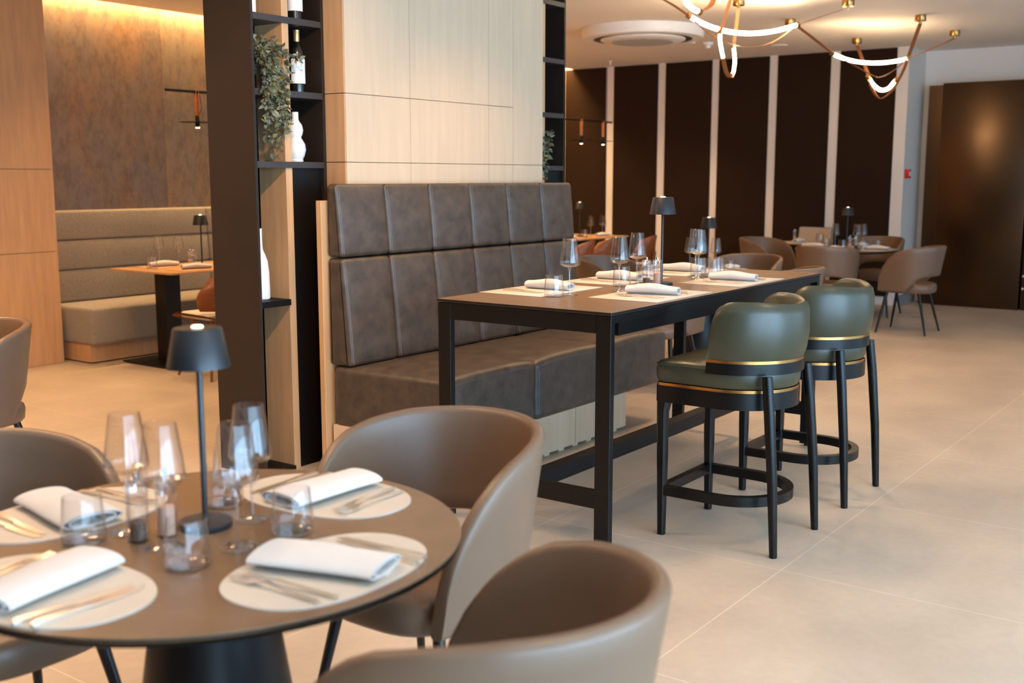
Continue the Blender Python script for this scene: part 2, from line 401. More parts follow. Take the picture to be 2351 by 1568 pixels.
# vases
MBv = MB().lathe([(0, .0), (.034, 0), (.036, .006), (.034, .014), (.042, .03), (.05, .058), (.046, .088), (.032, .112), (.027, .12), (.034, .135), (.0385, .156), (.033, .182), (.02, .2), (.0165, .21), (.0165, .245), (.0135, .246), (.013, .2), (0, .19)], seg=40)
tag(MBv.build('bulb_vase', CERAM, loc=(3.866, 4.165, 1.549)), 'white ceramic vase of two stacked bulbs on the black shelf', 'vase')
MBv = MB().lathe([(0, 0), (.036, 0), (.043, .006), (.044, .05), (.042, .13), (.036, .19), (.024, .225), (.015, .245), (.0125, .27), (.0125, .345), (.0145, .35), (.011, .351), (.0105, .25), (0, .24)], seg=40)
tag(MBv.build('bottle_vase', CERAM, loc=(3.632, 4.19, .873)), 'tall white bottle shaped vase on the lowest shelf, half hidden by the black side panel', 'vase')
tag(MB().lathe([(0, 0), (.034, 0), (.036, .008), (.036, .18), (.03, .22), (.014, .25), (.013, .29), (0, .29)], seg=32).build('white_vase', CERAM, loc=(3.585, 4.16, 2.238)), 'white vase on the top visible shelf, left of the oak divider', 'vase')

def make_plant(name, label, loc, strands, seed):
    rnd = random.Random(seed); t = thing(name, label, 'plant', loc)
    st = MB(); lf = MB()
    def leaf(p, L):
        d = Vector((rnd.uniform(-1, 1), rnd.uniform(-1, .5), rnd.uniform(-1, .35))).normalized()
        s = d.cross(Vector((rnd.uniform(-1, 1), rnd.uniform(-1, 1), rnd.uniform(-1, 1)))).normalized(); n = d.cross(s)
        w = L * .27
        q = [p, p + d * L * .3 + s * w + n * L * .06, p + d * L * .3 - s * w + n * L * .06, p + d * L * .68 + s * w * .8 + n * L * .04, p + d * L * .68 - s * w * .8 + n * L * .04, p + d * L - n * L * .05, p + d * L * .3 - n * L * .02, p + d * L * .68 - n * L * .03]
        x = rnd.random()
        lf.add(q, [(0, 6, 1), (0, 2, 6), (6, 7, 3, 1), (2, 4, 7, 6), (7, 5, 3), (4, 5, 7)], 0 if x < .5 else (1 if x < .72 else 2))
    for pts in strands:
        P = [Vector(p) for p in pts]; path = []
        for i in range(len(P) - 1):
            for k in range(8):
                f = k / 8; q = P[i].lerp(P[i + 1], f); path.append(q + Vector((rnd.uniform(-.004, .004), rnd.uniform(-.004, .004), 0)))
        path.append(P[-1]); st.tube(path, .0012, 5)
        for q in path:
            for _ in range(rnd.choice((1, 1, 2))): leaf(q, rnd.uniform(.024, .042))
    st.build('stems', STEM, t); lf.build('leaves', [LEAF, LEAF2, LEAF3], t)
    MB().lathe([(0, 0), (.03, 0), (.038, .07), (.036, .07), (.03, .06), (0, .058)], seg=24).build('pot', BLKMET, t)
    return t
rs = random.Random(3); S = []
for i in range(16):   # local origin: shelf top centre; front edge at y=-.14
    x0 = rs.uniform(-.07, .07); xe = rs.uniform(-.115, .085); L = rs.choice([-.02, -.08, -.14, -.2, -.25, -.12, -.05])
    S.append([(x0 * .3, 0, .1), (x0, -.06, .16 + rs.uniform(0, .1)), ((x0 + xe) / 2, -.15, .1 + rs.uniform(-.03, .06)), (xe, -.165, .0), (xe + rs.uniform(-.02, .02), -.165, L)])
for xe, L in ((.085, -.17), (.09, -.14), (-.03, -.3), (-.015, -.315), (.0, -.28), (-.05, -.2)):
    S.append([(0, 0, .1), (xe * .6, -.1, .2), (xe, -.165, .06), (xe, -.17, -.08), (xe + .01, -.168, L)])
S.append([(0, 0, .1), (.05, -.12, .2), (.11, -.17, .17), (.17, -.175, .15)]); S.append([(0, 0, .1), (.04, -.12, .24), (.07, -.16, .2), (.1, -.17, .08)])
make_plant('trailing_plant', 'trailing vine with small grey green leaves hanging from the near shelving', (3.645, 4.245, 1.889), S, 5)
S2 = []
for xe, z0, L in ((.03, .12, .03), (.05, .16, .05), (.0, .14, -.06), (.02, .1, -.1), (.06, .2, .1), (.07, .22, .17), (-.02, .05, -.08)):
    S2.append([(0, 0, .05), (xe * .6, -.1, z0), (xe, -.15, (z0 + L) / 2 + .02), (xe + .005, -.152, L)])
make_plant('trailing_plant', 'small trailing vine on the far shelving unit, right of the pale oak wall', (5.925, 4.225, 1.549), S2, 9)

# ------------------------------------------------------------------ leather bench
t = thing('upholstered_bench', 'high backed grey brown leather bench against the oak wall', 'bench', (3.8, 3.9, 0))
BW = 2.085
pm = MB()
for a, b in ((.03, .62), (.624, 1.19), (1.194, 1.74)): pm.box((a, -.69, .012), (b, -.66, .25))
for k in range(12): pm.box((.05 + k * .14, -.688, 0), (.1 + k * .14, -.662, .012))
pm.box((.0, -.68, .0), (.03, -.02, .25)); pm.box((1.71, -.66, 0), (1.74, -.02, .25)); pm.box((.03, -.1, 0), (1.71, -.07, .25))
pm.build('plinth', OAKL, t, smooth=False)
w3 = BW / 3
def seatfn(p):
    z = p.z
    g = (p.x % w3) / w3
    if p.z > .4: z = p.z - .012 + .022 * math.sin(PI * min(1, max(0, (p.y + .775) / .9 + .25))) * (1 - (2 * g - 1) ** 4)
    return Vector((p.x, p.y, z))
for k in range(3):
    o = MB().rbox((k * w3 + .0015, -.775, .238), ((k + 1) * w3 - .0015, -.02, .56), .034, 4, seatfn, sub=8).build('seat_cushion', BENCH, t)
    m = MB(); 
    for x in (k * w3 + .016,):
        m.tube([(x, -.777, .28), (x, -.777, .5)], .0013, 5)
    m.build('stitching', STITCH, o)
c6 = BW / 6
def backfn(z0, z1, a, b):
    def fn(p):
        f = (p.z - z0) / (z1 - z0); g = (p.x - a) / (b - a)
        puff = .012 * (1 - (2 * g - 1) ** 4) * math.sin(PI * min(1, max(0, f)))
        if p.y < -.02: # front face follows the slope
            yf = -.155 + (p.z - .56) / .88 * .085
            t_ = (p.y - (-.02)) / (-.1)
            return Vector((p.x, -.02 + (yf + .02 - puff) * t_, p.z))
        return p
    return fn
for row, (z0, z1) in enumerate(((.55, 1.08), (1.086, 1.44))):
    for k in range(6):
        a, b = k * c6 + .001, (k + 1) * c6 - .001
        o = MB().rbox((a, -.12, z0), (b, 0, z1), 0.024, 4, backfn(z0, z1, a, b), sub=5).build('back_cushion', BENCH, t, angle=60)
        m = MB(); x = a + .016
        m.tube([(x, backfn(z0, z1, a, b)(Vector((x, -.12, z0 + .015 + (z1 - z0 - .03) * i / 8))).y - .0012, z0 + .015 + (z1 - z0 - .03) * i / 8) for i in range(9)], .0012, 5)
        m.build('stitching', STITCH, o)
MB().rbox((-.03, -.0, 0), (BW + .01, .035, 1.36), .002, 1).build('back_board', OAK, t)

# ------------------------------------------------------------------ bar table
t = thing('bar_table', 'long high table with brown stone top before the leather bench', 'table', (3.575, 2.14, 0))
TL, TW, TH = 2.195, .87, .96
MB().rbox((0, 0, TH - .012), (TL, TW, TH), .001, 1).build('tabletop', TTOP, t, edge=TEDGE)
LW, LT = .068, .03
for x in (0.004, TL - LT - .004):
    for y in (.004, TW - LW - .004):
        l = MB().rbox((x, y, .012), (x + LT, y + LW, TH - .015), .0015, 1).build('leg', BLKMET, t)
        MB().lathe([(.012, 0), (.012, .012), (0, .012)], (x + LT / 2, y + LW / 2, 0), 12).build('foot', BLKMET, l)
    MB().box((x, LW + .004, TH - .085), (x + LT, TW - LW - .004, TH - .015)).build('end_apron', BLKMET, t, smooth=False)
    MB().box((x + .002, LW + .004, .172), (x + LT - .002, TW - LW - .004, .245)).build('end_rail', BLKMET, t, smooth=False)
for y in (.004, TW - .034):
    MB().box((LT + .004, y, TH - .045), (TL - LT - .004, y + .03, TH - .015)).build('side_rail', BLKMET, t, smooth=False)
    y2 = y + (.018 if y < .1 else -.018)
    MB().box((LT + .06, y2, TH - .1), (TL - LT - .06, y2 + .03, TH - .045)).build('apron', BLKMET, t, smooth=False)
MB().box((LT + .004, TW / 2 - .035, .176), (TL - LT - .004, TW / 2 + .035, .241)).build('stretcher', BLKMET, t, smooth=False)

# ------------------------------------------------------------------ bar stools
def uplan(Rr, yf, n=20, cy=0.0, round_f=.03):
    """closed U outline: straight front at yf, half circle at the back"""
    P = []
    for k in range(n + 1):
        a = PI + PI * k / n; P.append((Rr * math.cos(a), cy + Rr * math.sin(a)))
    for k in range(6): a = (PI / 2) * k / 5; P.append((Rr - round_f + round_f * math.cos(a), yf - round_f + round_f * math.sin(a)))
    for k in range(6): a = PI / 2 + (PI / 2) * k / 5; P.append((-Rr + round_f + round_f * math.cos(a), yf - round_f + round_f * math.sin(a)))
    return P
def make_stool():
    t = thing('bar_stool', '', 'bar stool')
    m = MB(); L = []
    for z, o in ((.646, -.012), (.65, -.002), (.665, .004), (.7, .006), (.722, .003), (.733, -.006), (.7395, -.03), (.744, -.1)):
        L.append([(x, y, z) for x, y in uplan(.238 + o, .262 + o)])
    m.loft(L); m.build('seat_cushion', GREEN, t)
    pp = MB(); pp.tube([(x, y, .722) for x, y in uplan(.2425, .2665)] + [(-.2425, 0, .722)], .0028, 6); pp.build('piping', GREEN, t)
    MB().prism(uplan(.24, .264), .634, .646).build('brass_trim', BRASS, t)
    m = MB(); o_, i_ = uplan(.242, .266), uplan(.205, .23)
    n = len(o_); vs = [(x, y, z) for z in (.566, .634) for P in (o_, i_) for x, y in P]; fs = []
    for k in range(n):
        k2 = (k + 1) % n
        fs += [(k, k2, n + k2, n + k), (2 * n + k, 3 * n + k, 3 * n + k2, 2 * n + k2), (k, 2 * n + k, 2 * n + k2, k2), (n + k, n + k2, 3 * n + k2, 3 * n + k)]
    m.add(vs, fs); m.build('seat_frame', BLKWOOD, t)
    for s in (-1, 1):
        m = MB()
        def sec(x, y, z, a, b): return [(x + a * cx, y + b * cy, z) for cx, cy in ((-1, -.6), (-.6, -1), (.6, -1), (1, -.6), (1, .6), (.6, 1), (-.6, 1), (-1, .6))]
        m.loft([sec(s * .218, .232, 0, .0145, .0145), sec(s * .217, .234, .3, .0195, .0195), sec(s * .2165, .236, .52, .0215, .0215), sec(s * .212, .232, .566, .027, .026), sec(s * .211, .231, .6, .029, .028)])
        m.build('front_leg', BLKWOOD, t)
        m = MB(); P = [(s * .219, -.262, 0), (s * .215, -.245, .3), (s * .209, -.222, .56), (s * .202, -.205, .71)]
        m.tube(P, [.0155, .02, .0215, .0205], 12); m.build('rear_leg', BLKWOOD, t)
    # footrest ring
    m = MB(); o_, i_ = uplan(.232, .25, round_f=.012), uplan(.2, .218, round_f=.012)
    vs = [(x, y, z) for z in (.172, .212) for P in (o_, i_) for x, y in P]; fs = []
    for k in range(n):
        k2 = (k + 1) % n
        fs += [(k, k2, n + k2, n + k), (2 * n + k, 3 * n + k, 3 * n + k2, 2 * n + k2), (k, 2 * n + k, 2 * n + k2, k2), (n + k, n + k2, 3 * n + k2, 3 * n + k)]
    m.add(vs, fs); m.build('footrest', BLKWOOD, t)
    # curved back: open U path
    def back(Rr, ye, s): # s -1..1
        q = abs(s); s0 = .86
        if q <= s0:
            a = -PI / 2 + (s / s0) * PI / 2; return (Rr * math.cos(a), Rr * math.sin(a))
        return (math.copysign(Rr, s), (q - s0) / (1 - s0) * ye)
    N = 48; SS = [-1 + 2 * k / N for k in range(N + 1)]
    def band(z0, z1, Ro, Ri, ye):
        return [[back(Ro, ye, s) + (z0,), back(Ro, ye, s) + (z1,), back(Ri, ye, s) + (z1,), back(Ri, ye, s) + (z0,)] for s in SS]
    MB().loft(band(.708, .752, .256, .222, .03)).build('back_rail', BLKWOOD, t)
    MB().loft(band(.752, .764, .254, .22, .028)).build('brass_trim', BRASS, t)
    L = []
    for s in SS:
        e = 1 - abs(s); ed = min(1, e / .34)
        top = .78 + (.995 - .78) * (1 - (1 - ed) ** 2.6) ** .5 - .014 * math.cos(s * PI) * (abs(s) < .5)
        pts = []
        for f, out in ((0, .252), (.15, .262), (.45, .268), (.8, .264), (.93, .257), (1, .24), (.985, .222), (.9, .207), (.5, .196), (.1, .2), (0, .215)):
            z = .764 + (top - .764) * f; x, y = back(out, .028, s); pts.append((x, y - .03 * (z - .764), z))
        L.append(pts)
    MB().loft(L).build('backrest', GREEN, t, angle=50)
    return t
st = Kind(make_stool())
st.put((4.142, 1.862, 0), 0, 'green leather bar stool with brass trim nearest the camera at the high table', 'bar stools')
st.put((4.952, 1.866, 0), 0, 'second green leather bar stool, farther along the high table', 'bar stools')

# ------------------------------------------------------------------ tub chairs
def interp(T, d):
    if d <= T[0][0]: return T[0][1]
    for (a, b), (c, e) in zip(T, T[1:]):
        if d <= c:
            f = (d - a) / (c - a); return b + (e - b) * f
    return T[-1][1]
TOPP = [(0, .43), (.008, .53), (.02, .585), (.045, .64), (.075, .685), (.11, .727), (.16, .768), (.22, .797), (.3, .817), (.4, .832), (.5, .838)]
BOTP = [(0, .40), (.26, .402), (.29, .425), (.33, .468), (.385, .525), (.44, .545), (.5, .552), (.6, .552)]
def make_tub(name, m_out):
    t = thing(name, '', 'chair')
    def plan(s, z, inset):
        f = (z - .40) / .44; q = abs(s); s0 = .62
        Rx = .252 + .05 * f - inset; Ry = .265 + .075 * f - inset
        if q <= s0:
            a = (s / s0) * PI / 2; return (Rx * math.sin(a), -Ry * math.cos(a))
        g = (q - s0) / (1 - s0); return (math.copysign(Rx - .02 * g * g, s), g * .21)
    half = [k / 40 * .62 for k in range(41)] + [.62 + .38 * x for x in (.1, .2, .3, .4, .5, .6, .7, .78, .85, .9, .94, .965, .985, 1)]
    SS = [-x for x in reversed(half[1:])] + half
    L = []
    for s in SS:
        dfr = .21 - plan(s, .6, 0)[1]; zt, zb = interp(TOPP, dfr), interp(BOTP, dfr)
        th = .036; h = zt - zb; pts = []
        for f in (0, .12, .3, .5, .7, .85, 1):
            z = zb + .014 + (h - .03) * f; pts.append(plan(s, z, 0) + (z,))
        for a in (35, 70, 110, 145):
            z = zt - .016 + .016 * math.sin(R(a)); pts.append(plan(s, zt - .016, th / 2 * (1 - math.cos(R(a)))) + (z,))
        for f in (1, .85, .7, .5, .3, .12, 0):
            z = zb + .014 + (h - .03) * f; pts.append(plan(s, z, th) + (z,))
        for a in (145, 110, 70, 35):
            z = zb + .014 - .014 * math.sin(R(a)); pts.append(plan(s, zb + .014, th / 2 * (1 - math.cos(R(a)))) + (z,))
        L.append(pts)
    MB().loft(L).build('shell', m_out, t, angle=70)
    m = MB(); L = []
    def cush(o): 
        P = []
        for k in range(48):
            a = 2 * PI * k / 48; c, s = math.cos(a), math.sin(a); e = .62
            P.append(((.208 + o) * math.copysign(abs(c) ** e, c), -.01 + (.245 + o) * math.copysign(abs(s) ** e, s)))
        return P
    for z, o in ((.385, -.03), (.388, -.01), (.4, .0), (.44, .004), (.462, 0), (.475, -.012), (.483, -.04), (.489, -.11)): L.append([(x, y, z) for x, y in cush(o)])
    m.loft(L); m.build('seat_cushion', m_out, t, angle=60)
    for sx in (-1, 1):
        for sy, yy in ((1, .21), (-1, -.255)):
            MB().tube([(sx * .165, .14 if sy > 0 else -.16, .386), (sx * .232, yy, 0)], [.0165, .0095], 12).build('leg', DKMET, t)
    return t
tub = Kind(make_tub('tub_chair', TAUPE))
G = 'taupe leather tub chairs'
def chair(x, y, deg, label): return tub.put((x, y, 0), R(deg), label, G)
# near round table: local +Y is the way the chair faces
T1 = (1.372, 1.76)
chair(2.06, 1.785, 90, 'taupe tub chair between the near round table and the high bar table')
chair(1.36, 1.08, 6, 'taupe tub chair nearest the camera, its curved back cut by the bottom edge')
chair(1.275, 2.43, 180, 'taupe tub chair behind the near round table, partly hidden by folded napkins')
chair(.66, 1.80, -90, 'taupe tub chair whose brown seat shows under the left side of the near round table')
chair(2.37, 4.74, 105, 'taupe tub chair cut by the left photo edge, before the oak wall')
T2 = (7.6, 3.75)
chair(6.74, 3.64, -90, 'taupe tub chair right of the bench end, seat and side showing under the high table')
chair(8.42, 3.77, 90, 'taupe tub chair facing the camera behind the far end of the high table')
chair(7.60, 3.14, 0, 'taupe tub chair whose pale back rises over the high table far right corner')
chair(7.66, 4.56, 180, 'taupe tub chair between the walnut chairs and the wine glasses of the high table')
T3 = (11.1, 3.87)
chair(10.72, 3.12, 0, 'taupe tub chair standing clear on the tiles in front of the black door')
chair(11.88, 3.82, 90, 'taupe tub chair behind the far round table, beside the white wall corner')
chair(10.28, 3.76, -84, 'taupe tub chair with its back to the camera in front of the far round table')
chair(11.12, 4.70, 172, 'taupe tub chair on the left side of the far round table')

# pale lounge chair far back
def make_pale():
    t = thing('dining_chair', 'pale fabric dining chair with rounded square back beside the brown panels', 'chair')
    def bend(p): return Vector((p.x, p.y - .05 * math.cos(p.x / .26 * 1.3) - .16 * (p.z - .45), p.z))
    MB().rbox((-.23, -.2, .5), (.23, -.15, .89), .022, 3, bend, sub=5).build('backrest', PALEFAB, t, angle=60)
    MB().rbox((-.24, -.22, .41), (.24, .24, .48), .025, 3).build('seat', PALEFAB, t)
    for sx in (-1, 1):
        for sy in (-1, 1): MB().tube([(sx * .18, sy * .17, .41), (sx * .22, sy * .22, 0)], [.015, .01], 10).build('leg', DKMET, t)
        MB().rbox((sx * .25 - .015, -.25, .62), (sx * .25 + .015, .12, .65), .01, 2).build('arm', PALEFAB, t)
        MB().tube([(sx * .25, .08, .63), (sx * .22, .12, .43)], .011, 8).build('arm_post', DKMET, t)
    return t
p = make_pale(); p.location = (12.44, 4.86, 0); p.rotation_euler.z = R(75)

# walnut shell chairs
def make_shell():
    t = thing('shell_chair', '', 'chair')
    L = []; n = 16
    for i in range(n + 1):
        f = i / n; z = .50 + .31 * f; hw = .235 * (1 - .55 * max(0, f - .55) ** 2 * 3) * (.82 + .18 * math.sin(PI * min(1, f * 1.3)))
        row = []
        for k in range(21):
            u = -1 + 2 * k / 20; zz = z - .055 * (u * u) * f; row.append((hw * u, -.2 - .08 * f + .13 * u * u, zz))
        L.append(row)
    m = MB(); vs = [p for r in L for p in r]; w = 21
    nv = len(vs); vs2 = vs + [(x, y + .011, z) for x, y, z in vs]; fs = []
    for i in range(n):
        for k in range(20):
            a = i * w + k; fs += [(a, a + 1, a + w + 1, a + w), (nv + a, nv + a + w, nv + a + w + 1, nv + a + 1)]
    rim = [k for k in range(w)] + [i * w + w - 1 for i in range(1, n + 1)] + [n * w + k for k in range(w - 2, -1, -1)] + [i * w for i in range(n - 1, 0, -1)]
    for a, b in zip(rim, rim[1:] + rim[:1]): fs.append((a, b, nv + b, nv + a))
    m.add(vs2, fs); m.build('back_shell', WALNUT, t, angle=50)
    def sf(p): return Vector((p.x, p.y, p.z + .05 * (p.x / .25) ** 2 - .02 * (p.y > .2)))
    MB().rbox((-.24, -.2, .425), (.24, .25, .438), .006, 2, sf, sub=6).build('seat_shell', WALNUT, t)
    MB().rbox((-.2, -.17, .44), (.2, .2, .485), .02, 3, sub=2).build('seat_cushion', CREAMFAB, t)
    MB().ribbon([(0, -.14, .435), (0, -.2, .44), (0, -.245, .5), (0, -.262, .62)], .06, .012, (1, 0, 0)).build('back_support', WALNUT, t)
    for sx in (-1, 1):
        for sy in (-1, 1): MB().tube([(sx * .13, sy * .12, .43), (sx * .22, sy * .22, 0)], [.016, .01], 10).build('leg', WALNUT, t)
    return t
shc = Kind(make_shell())
shc.put((5.28, 6.58, 0), R(-6), 'walnut shell chair half hidden by the black shelving side, at the alcove table', 'walnut shell chairs')
shc.put((10.0, 6.5, 0), R(4), 'walnut shell chair just right of the leather bench back', 'walnut shell chairs')
shc.put((11.28, 6.45, 0), R(4), 'walnut shell chair left of the lamp pole on the high table', 'walnut shell chairs')
shc.put((10.62, 6.55, 0), R(-14), 'walnut shell chair between the other two, behind the taupe tub chair', 'walnut shell chairs')

# ------------------------------------------------------------------ round tables
def make_round():
    t = thing('round_table', '', 'table')
    MB().lathe([(0, .738), (.499, .738), (.504, .741), (.509, .746), (.509, .75), (.5075, .752), (0, .752)], seg=96).build('tabletop', TTOP, t, edge=TEDGE)
    MB().lathe([(0, .722), (.44, .722), (.5, .732), (.5075, .738), (0, .738)], seg=96).build('edge_ring', TEDGE, t)
    MB().lathe([(.27, 0), (.272, .012), (.25, .03), (.17, .30), (.125, .6), (.115, .722), (0, .722)], seg=64).build('pedestal', BLKMET, t)
    return t
rt = Kind(make_round())
rt.put(T1 + (0,), 0, 'round table with brown stone top nearest the camera', 'round tables')
rt.put(T2 + (0,), 0, 'round table hidden behind the high table, its black cone foot showing beneath', 'round tables')
rt.put(T3 + (0,), 0, 'round table far back beside the white wall corner', 'round tables')
TZ = .752
# rectangular tables
def rect_table(name, label, x0, x1, y0, y1, feet):
    t = thing(name, label, 'table', (x0, y0, 0)); w, d_ = x1 - x0, y1 - y0
    MB().rbox((0, 0, .738), (w, d_, TZ), .001, 1).build('tabletop', [WALNUT_TOP], t)
    for fx in feet:
        MB().rbox((fx - .24, d_ / 2 - .3, .006), (fx + .24, d_ / 2 + .3, .018), .002, 1).build('base_plate', BLKMET, t)
        MB().rbox((fx - .07, d_ / 2 - .07, .018), (fx + .07, d_ / 2 + .07, .738), .003, 1).build('column', BLKMET, t)
        m = MB()
        for sx in (-1, 1):
            for sy in (-1, 1): m.lathe([(.014, 0), (.014, .006), (0, .006)], (fx + sx * .2, d_ / 2 + sy * .26, 0), 10)
        m.build('foot_pads', DKMET, t)
    return t
WALNUT_TOP = mat('warm_wood_top', (196, 150, 100), .35, var=(4, .12), stretch=(1, 8, 1))
rect_table('dining_table', 'wood topped table on a black column in the alcove at left', 5.17, 6.42, 6.97, 7.76, (.25, 1.0))
rect_table('dining_table', 'wood topped table in front of the first brown wall panels', 9.75, 12.02, 6.96, 7.76, (.5, 1.75))
rect_table('small_table', 'small pale table behind the far round table', 11.62, 12.12, 4.42, 4.9, (.25,))

# ------------------------------------------------------------------ table lamps
def make_lamp():
    t = thing('table_lamp', '', 'lamp')
    MB().lathe([(0, 0), (.054, 0), (.055, .003), (.055, .012), (.053, .014), (.008, .015), (.007, .02)], seg=40).build('base', BLUEBLK, t)
    MB().lathe([(.0062, .012), (.0062, .35), (.004, .355), (.004, .414), (0, .414)], seg=16).build('pole', BLUEBLK, t)
    MB().lathe([(.0625, .338), (.0635, .338), (.049, .416), (.047, .418), (.012, .4185), (.012, .4165), (.046, .416), (.0625, .34)], seg=48).build('shade', BLUEBLK, t)
    MB().lathe([(0, .415), (.0118, .415), (.0118, .4205), (.009, .4225), (0, .423)], seg=24).build('button', LEDT, t)
    return t
lp = Kind(make_lamp())
GL = 'slim black table lamps'
lp.put((1.4, 1.812, TZ), 0, 'slim black table lamp on the near round table, large and blurred', GL)
lp.put((4.675, 2.522, TH), 0, 'slim black table lamp on the high bar table', GL)
lp.put((7.66, 3.735, TZ), 0, 'slim black table lamp behind the wine glasses on the second round table', GL)
lp.put((11.12, 3.87, TZ), 0, 'slim black table lamp on the far round table beside the white wall corner', GL)
lp.put((11.50, 7.36, TZ), 0, 'slim black table lamp on the wood table in front of the first brown panel', GL)
lp.put((5.74, 7.33, TZ), 0, 'slim black table lamp on the alcove table, cut by the black shelving side', GL)

# ------------------------------------------------------------------ tableware prototypes
def make_wine():
    t = thing('wine_glass', '', 'glass')
    MB().lathe([(0, .126), (.010, .1262), (.026, .1275), (.0405, .1325), (.0445, .140), (.0445, .146), (.043, .16), (.031, .249), (.0303, .25), (.0296, .249), (.0415, .16), (.0428, .147), (.0425, .142), (.039, .137), (.026, .1325), (.010, .131), (0, .131)], seg=40).build('bowl', GLASS, t)
    MB().lathe([(.0, .0015), (.036, .0006), (.037, .0014), (.036, .0024), (.012, .0055), (.005, .011), (.0035, .022), (.0032, .06), (.0036, .1), (.006, .118), (.012, .1255), (0, .1258)], seg=32).build('stem', GLASSB, t)
    return t
def make_tumbler():
    t = thing('tumbler', '', 'glass')
    MB().lathe([(0, .0), (.036, .0), (.0415, .003), (.0435, .01), (.0432, .03), (.0372, .094), (.0365, .095), (.0358, .094), (.0418, .03), (.0415, .014), (.038, .0102), (0, .0100)], seg=40).build('glass_body', GLASS, t)
    MB().lathe([(0, .0008), (.0355, .0008), (.0405, .004), (.041, .0095), (0, .0095)], seg=40).build('thick_base', GLASSB, t)
    return t
def make_mill(fill, nm):
    t = thing(nm, '', 'mill')
    MB().lathe([(0, 0), (.0205, 0), (.0215, .002), (.0215, .092), (.0205, .093), (.0195, .092), (.0195, .004), (0, .004)], seg=28).build('jar', GLASS, t)
    MB().lathe([(0, .0045), (.016, .0045), (.016, .062 if fill is SALT else .04), (0, .066 if fill is SALT else .044)], seg=24).build('filling', fill, t)
    MB().lathe([(.0185, .089), (.0205, .0935), (.022, .098), (.0225, .124), (.021, .126), (.018, .122), (.012, .121), (0, .121)], seg=28).build('cap', GLASSB, t)
    MB().lathe([(.0035, .12), (.0035, .128), (.006, .131), (.006, .138), (.003, .141), (0, .141)], seg=16).build('knob', CHROME, t)
    return t
def napkin_mesh(w, h, L, turns=2.1, seed=1):
    """rolled flattened napkin lying along Y, w wide, h high"""
    rnd = random.Random(seed); n = 56; th = .0035; ph = rnd.uniform(0, 6)
    def section(y, sc, hs):
        o, i = [], []
        for k in range(n + 1):
            f = k / n; a = -PI / 2 + f * turns * 2 * PI; r = 1 - .30 * f * turns / 2.1 * 1.35
            wob = 1 + .03 * math.sin(3 * a + ph)
            x = r * w / 2 * math.cos(a) * sc * wob; z = r * h / 2 * math.sin(a) * hs; x2 = x - th * math.cos(a); z2 = z - th * math.sin(a)
            o.append((x, y, z + h / 2 * hs)); i.append((x2, y, z2 + h / 2 * hs))
        return o + list(reversed(i))
    m = MB(); L_ = []
    for j in range(15):
        g = j / 14; y = -L / 2 + L * g
        sc = 1 + .05 * math.sin(5 * g + ph); hs = (.82 + .32 * math.sin(PI * g) ** 1.5 * (.6 + .4 * math.sin(ph + 3 * g)))
        L_.append(section(y, sc, hs))
    m.loft(L_); return m
def fork_mesh():
    m = MB(); P = [(0, -.1, .003), (0, -.05, .0045), (0, 0, .006), (0, .03, .0085), (0, .05, .007), (0, .062, .0045)]
    W = [.011, .009, .006, .0065, .012, .022]; L = []
    for (x, y, z), w in zip(P, W): L.append([(-w / 2, y, z), (w / 2, y, z), (w / 2, y, z + .0022), (-w / 2, y, z + .0022)])
    L.append([(-.0115, .072, .0038), (.0115, .072, .0038), (.0115, .072, .0056), (-.0115, .072, .0056)]); m.loft(L)
    for k in range(4):
        x = -.0096 + k * .0064; m.loft([[(x - .0017, y, z), (x + .0017, y, z), (x + .0017, y, z + .0017), (x - .0017, y, z + .0017)] for y, z in ((.071, .0038), (.09, .004), (.11, .0075))])
    return m
def knife_mesh():
    m = MB(); L = []
    for y, x0, x1, z0, z1 in ((-.11, -.005, .005, .0015, .0065), (-.1, -.0065, .0065, .0005, .0085), (-.04, -.005, .005, .0005, .0075), (-.01, -.0045, .0045, .0015, .006), (.0, -.006, .0085, .002, .004), (.06, -.006, .0105, .001, .0028), (.095, -.0055, .0085, .0008, .0022), (.112, -.004, -.0035, .0008, .0018)):
        L.append([(x0, y, z0), (x1, y, z0), (x1, y, z1), (x0, y, z1)])
    m.loft(L); return m
def lens_mat(a=.215, b=.142):
    P = []
    for k in range(64):
        t_ = 2 * PI * k / 64; c, s = math.cos(t_), math.sin(t_)
        P.append((a * math.copysign(abs(c) ** .8, c), b * math.copysign(abs(s) ** .9, s) ))
    return MB().prism(P, 0, .003)
def rect_mat(a=.257, b=.168): return MB().rbox((-a, -b, 0), (a, b, .003), .001, 1)

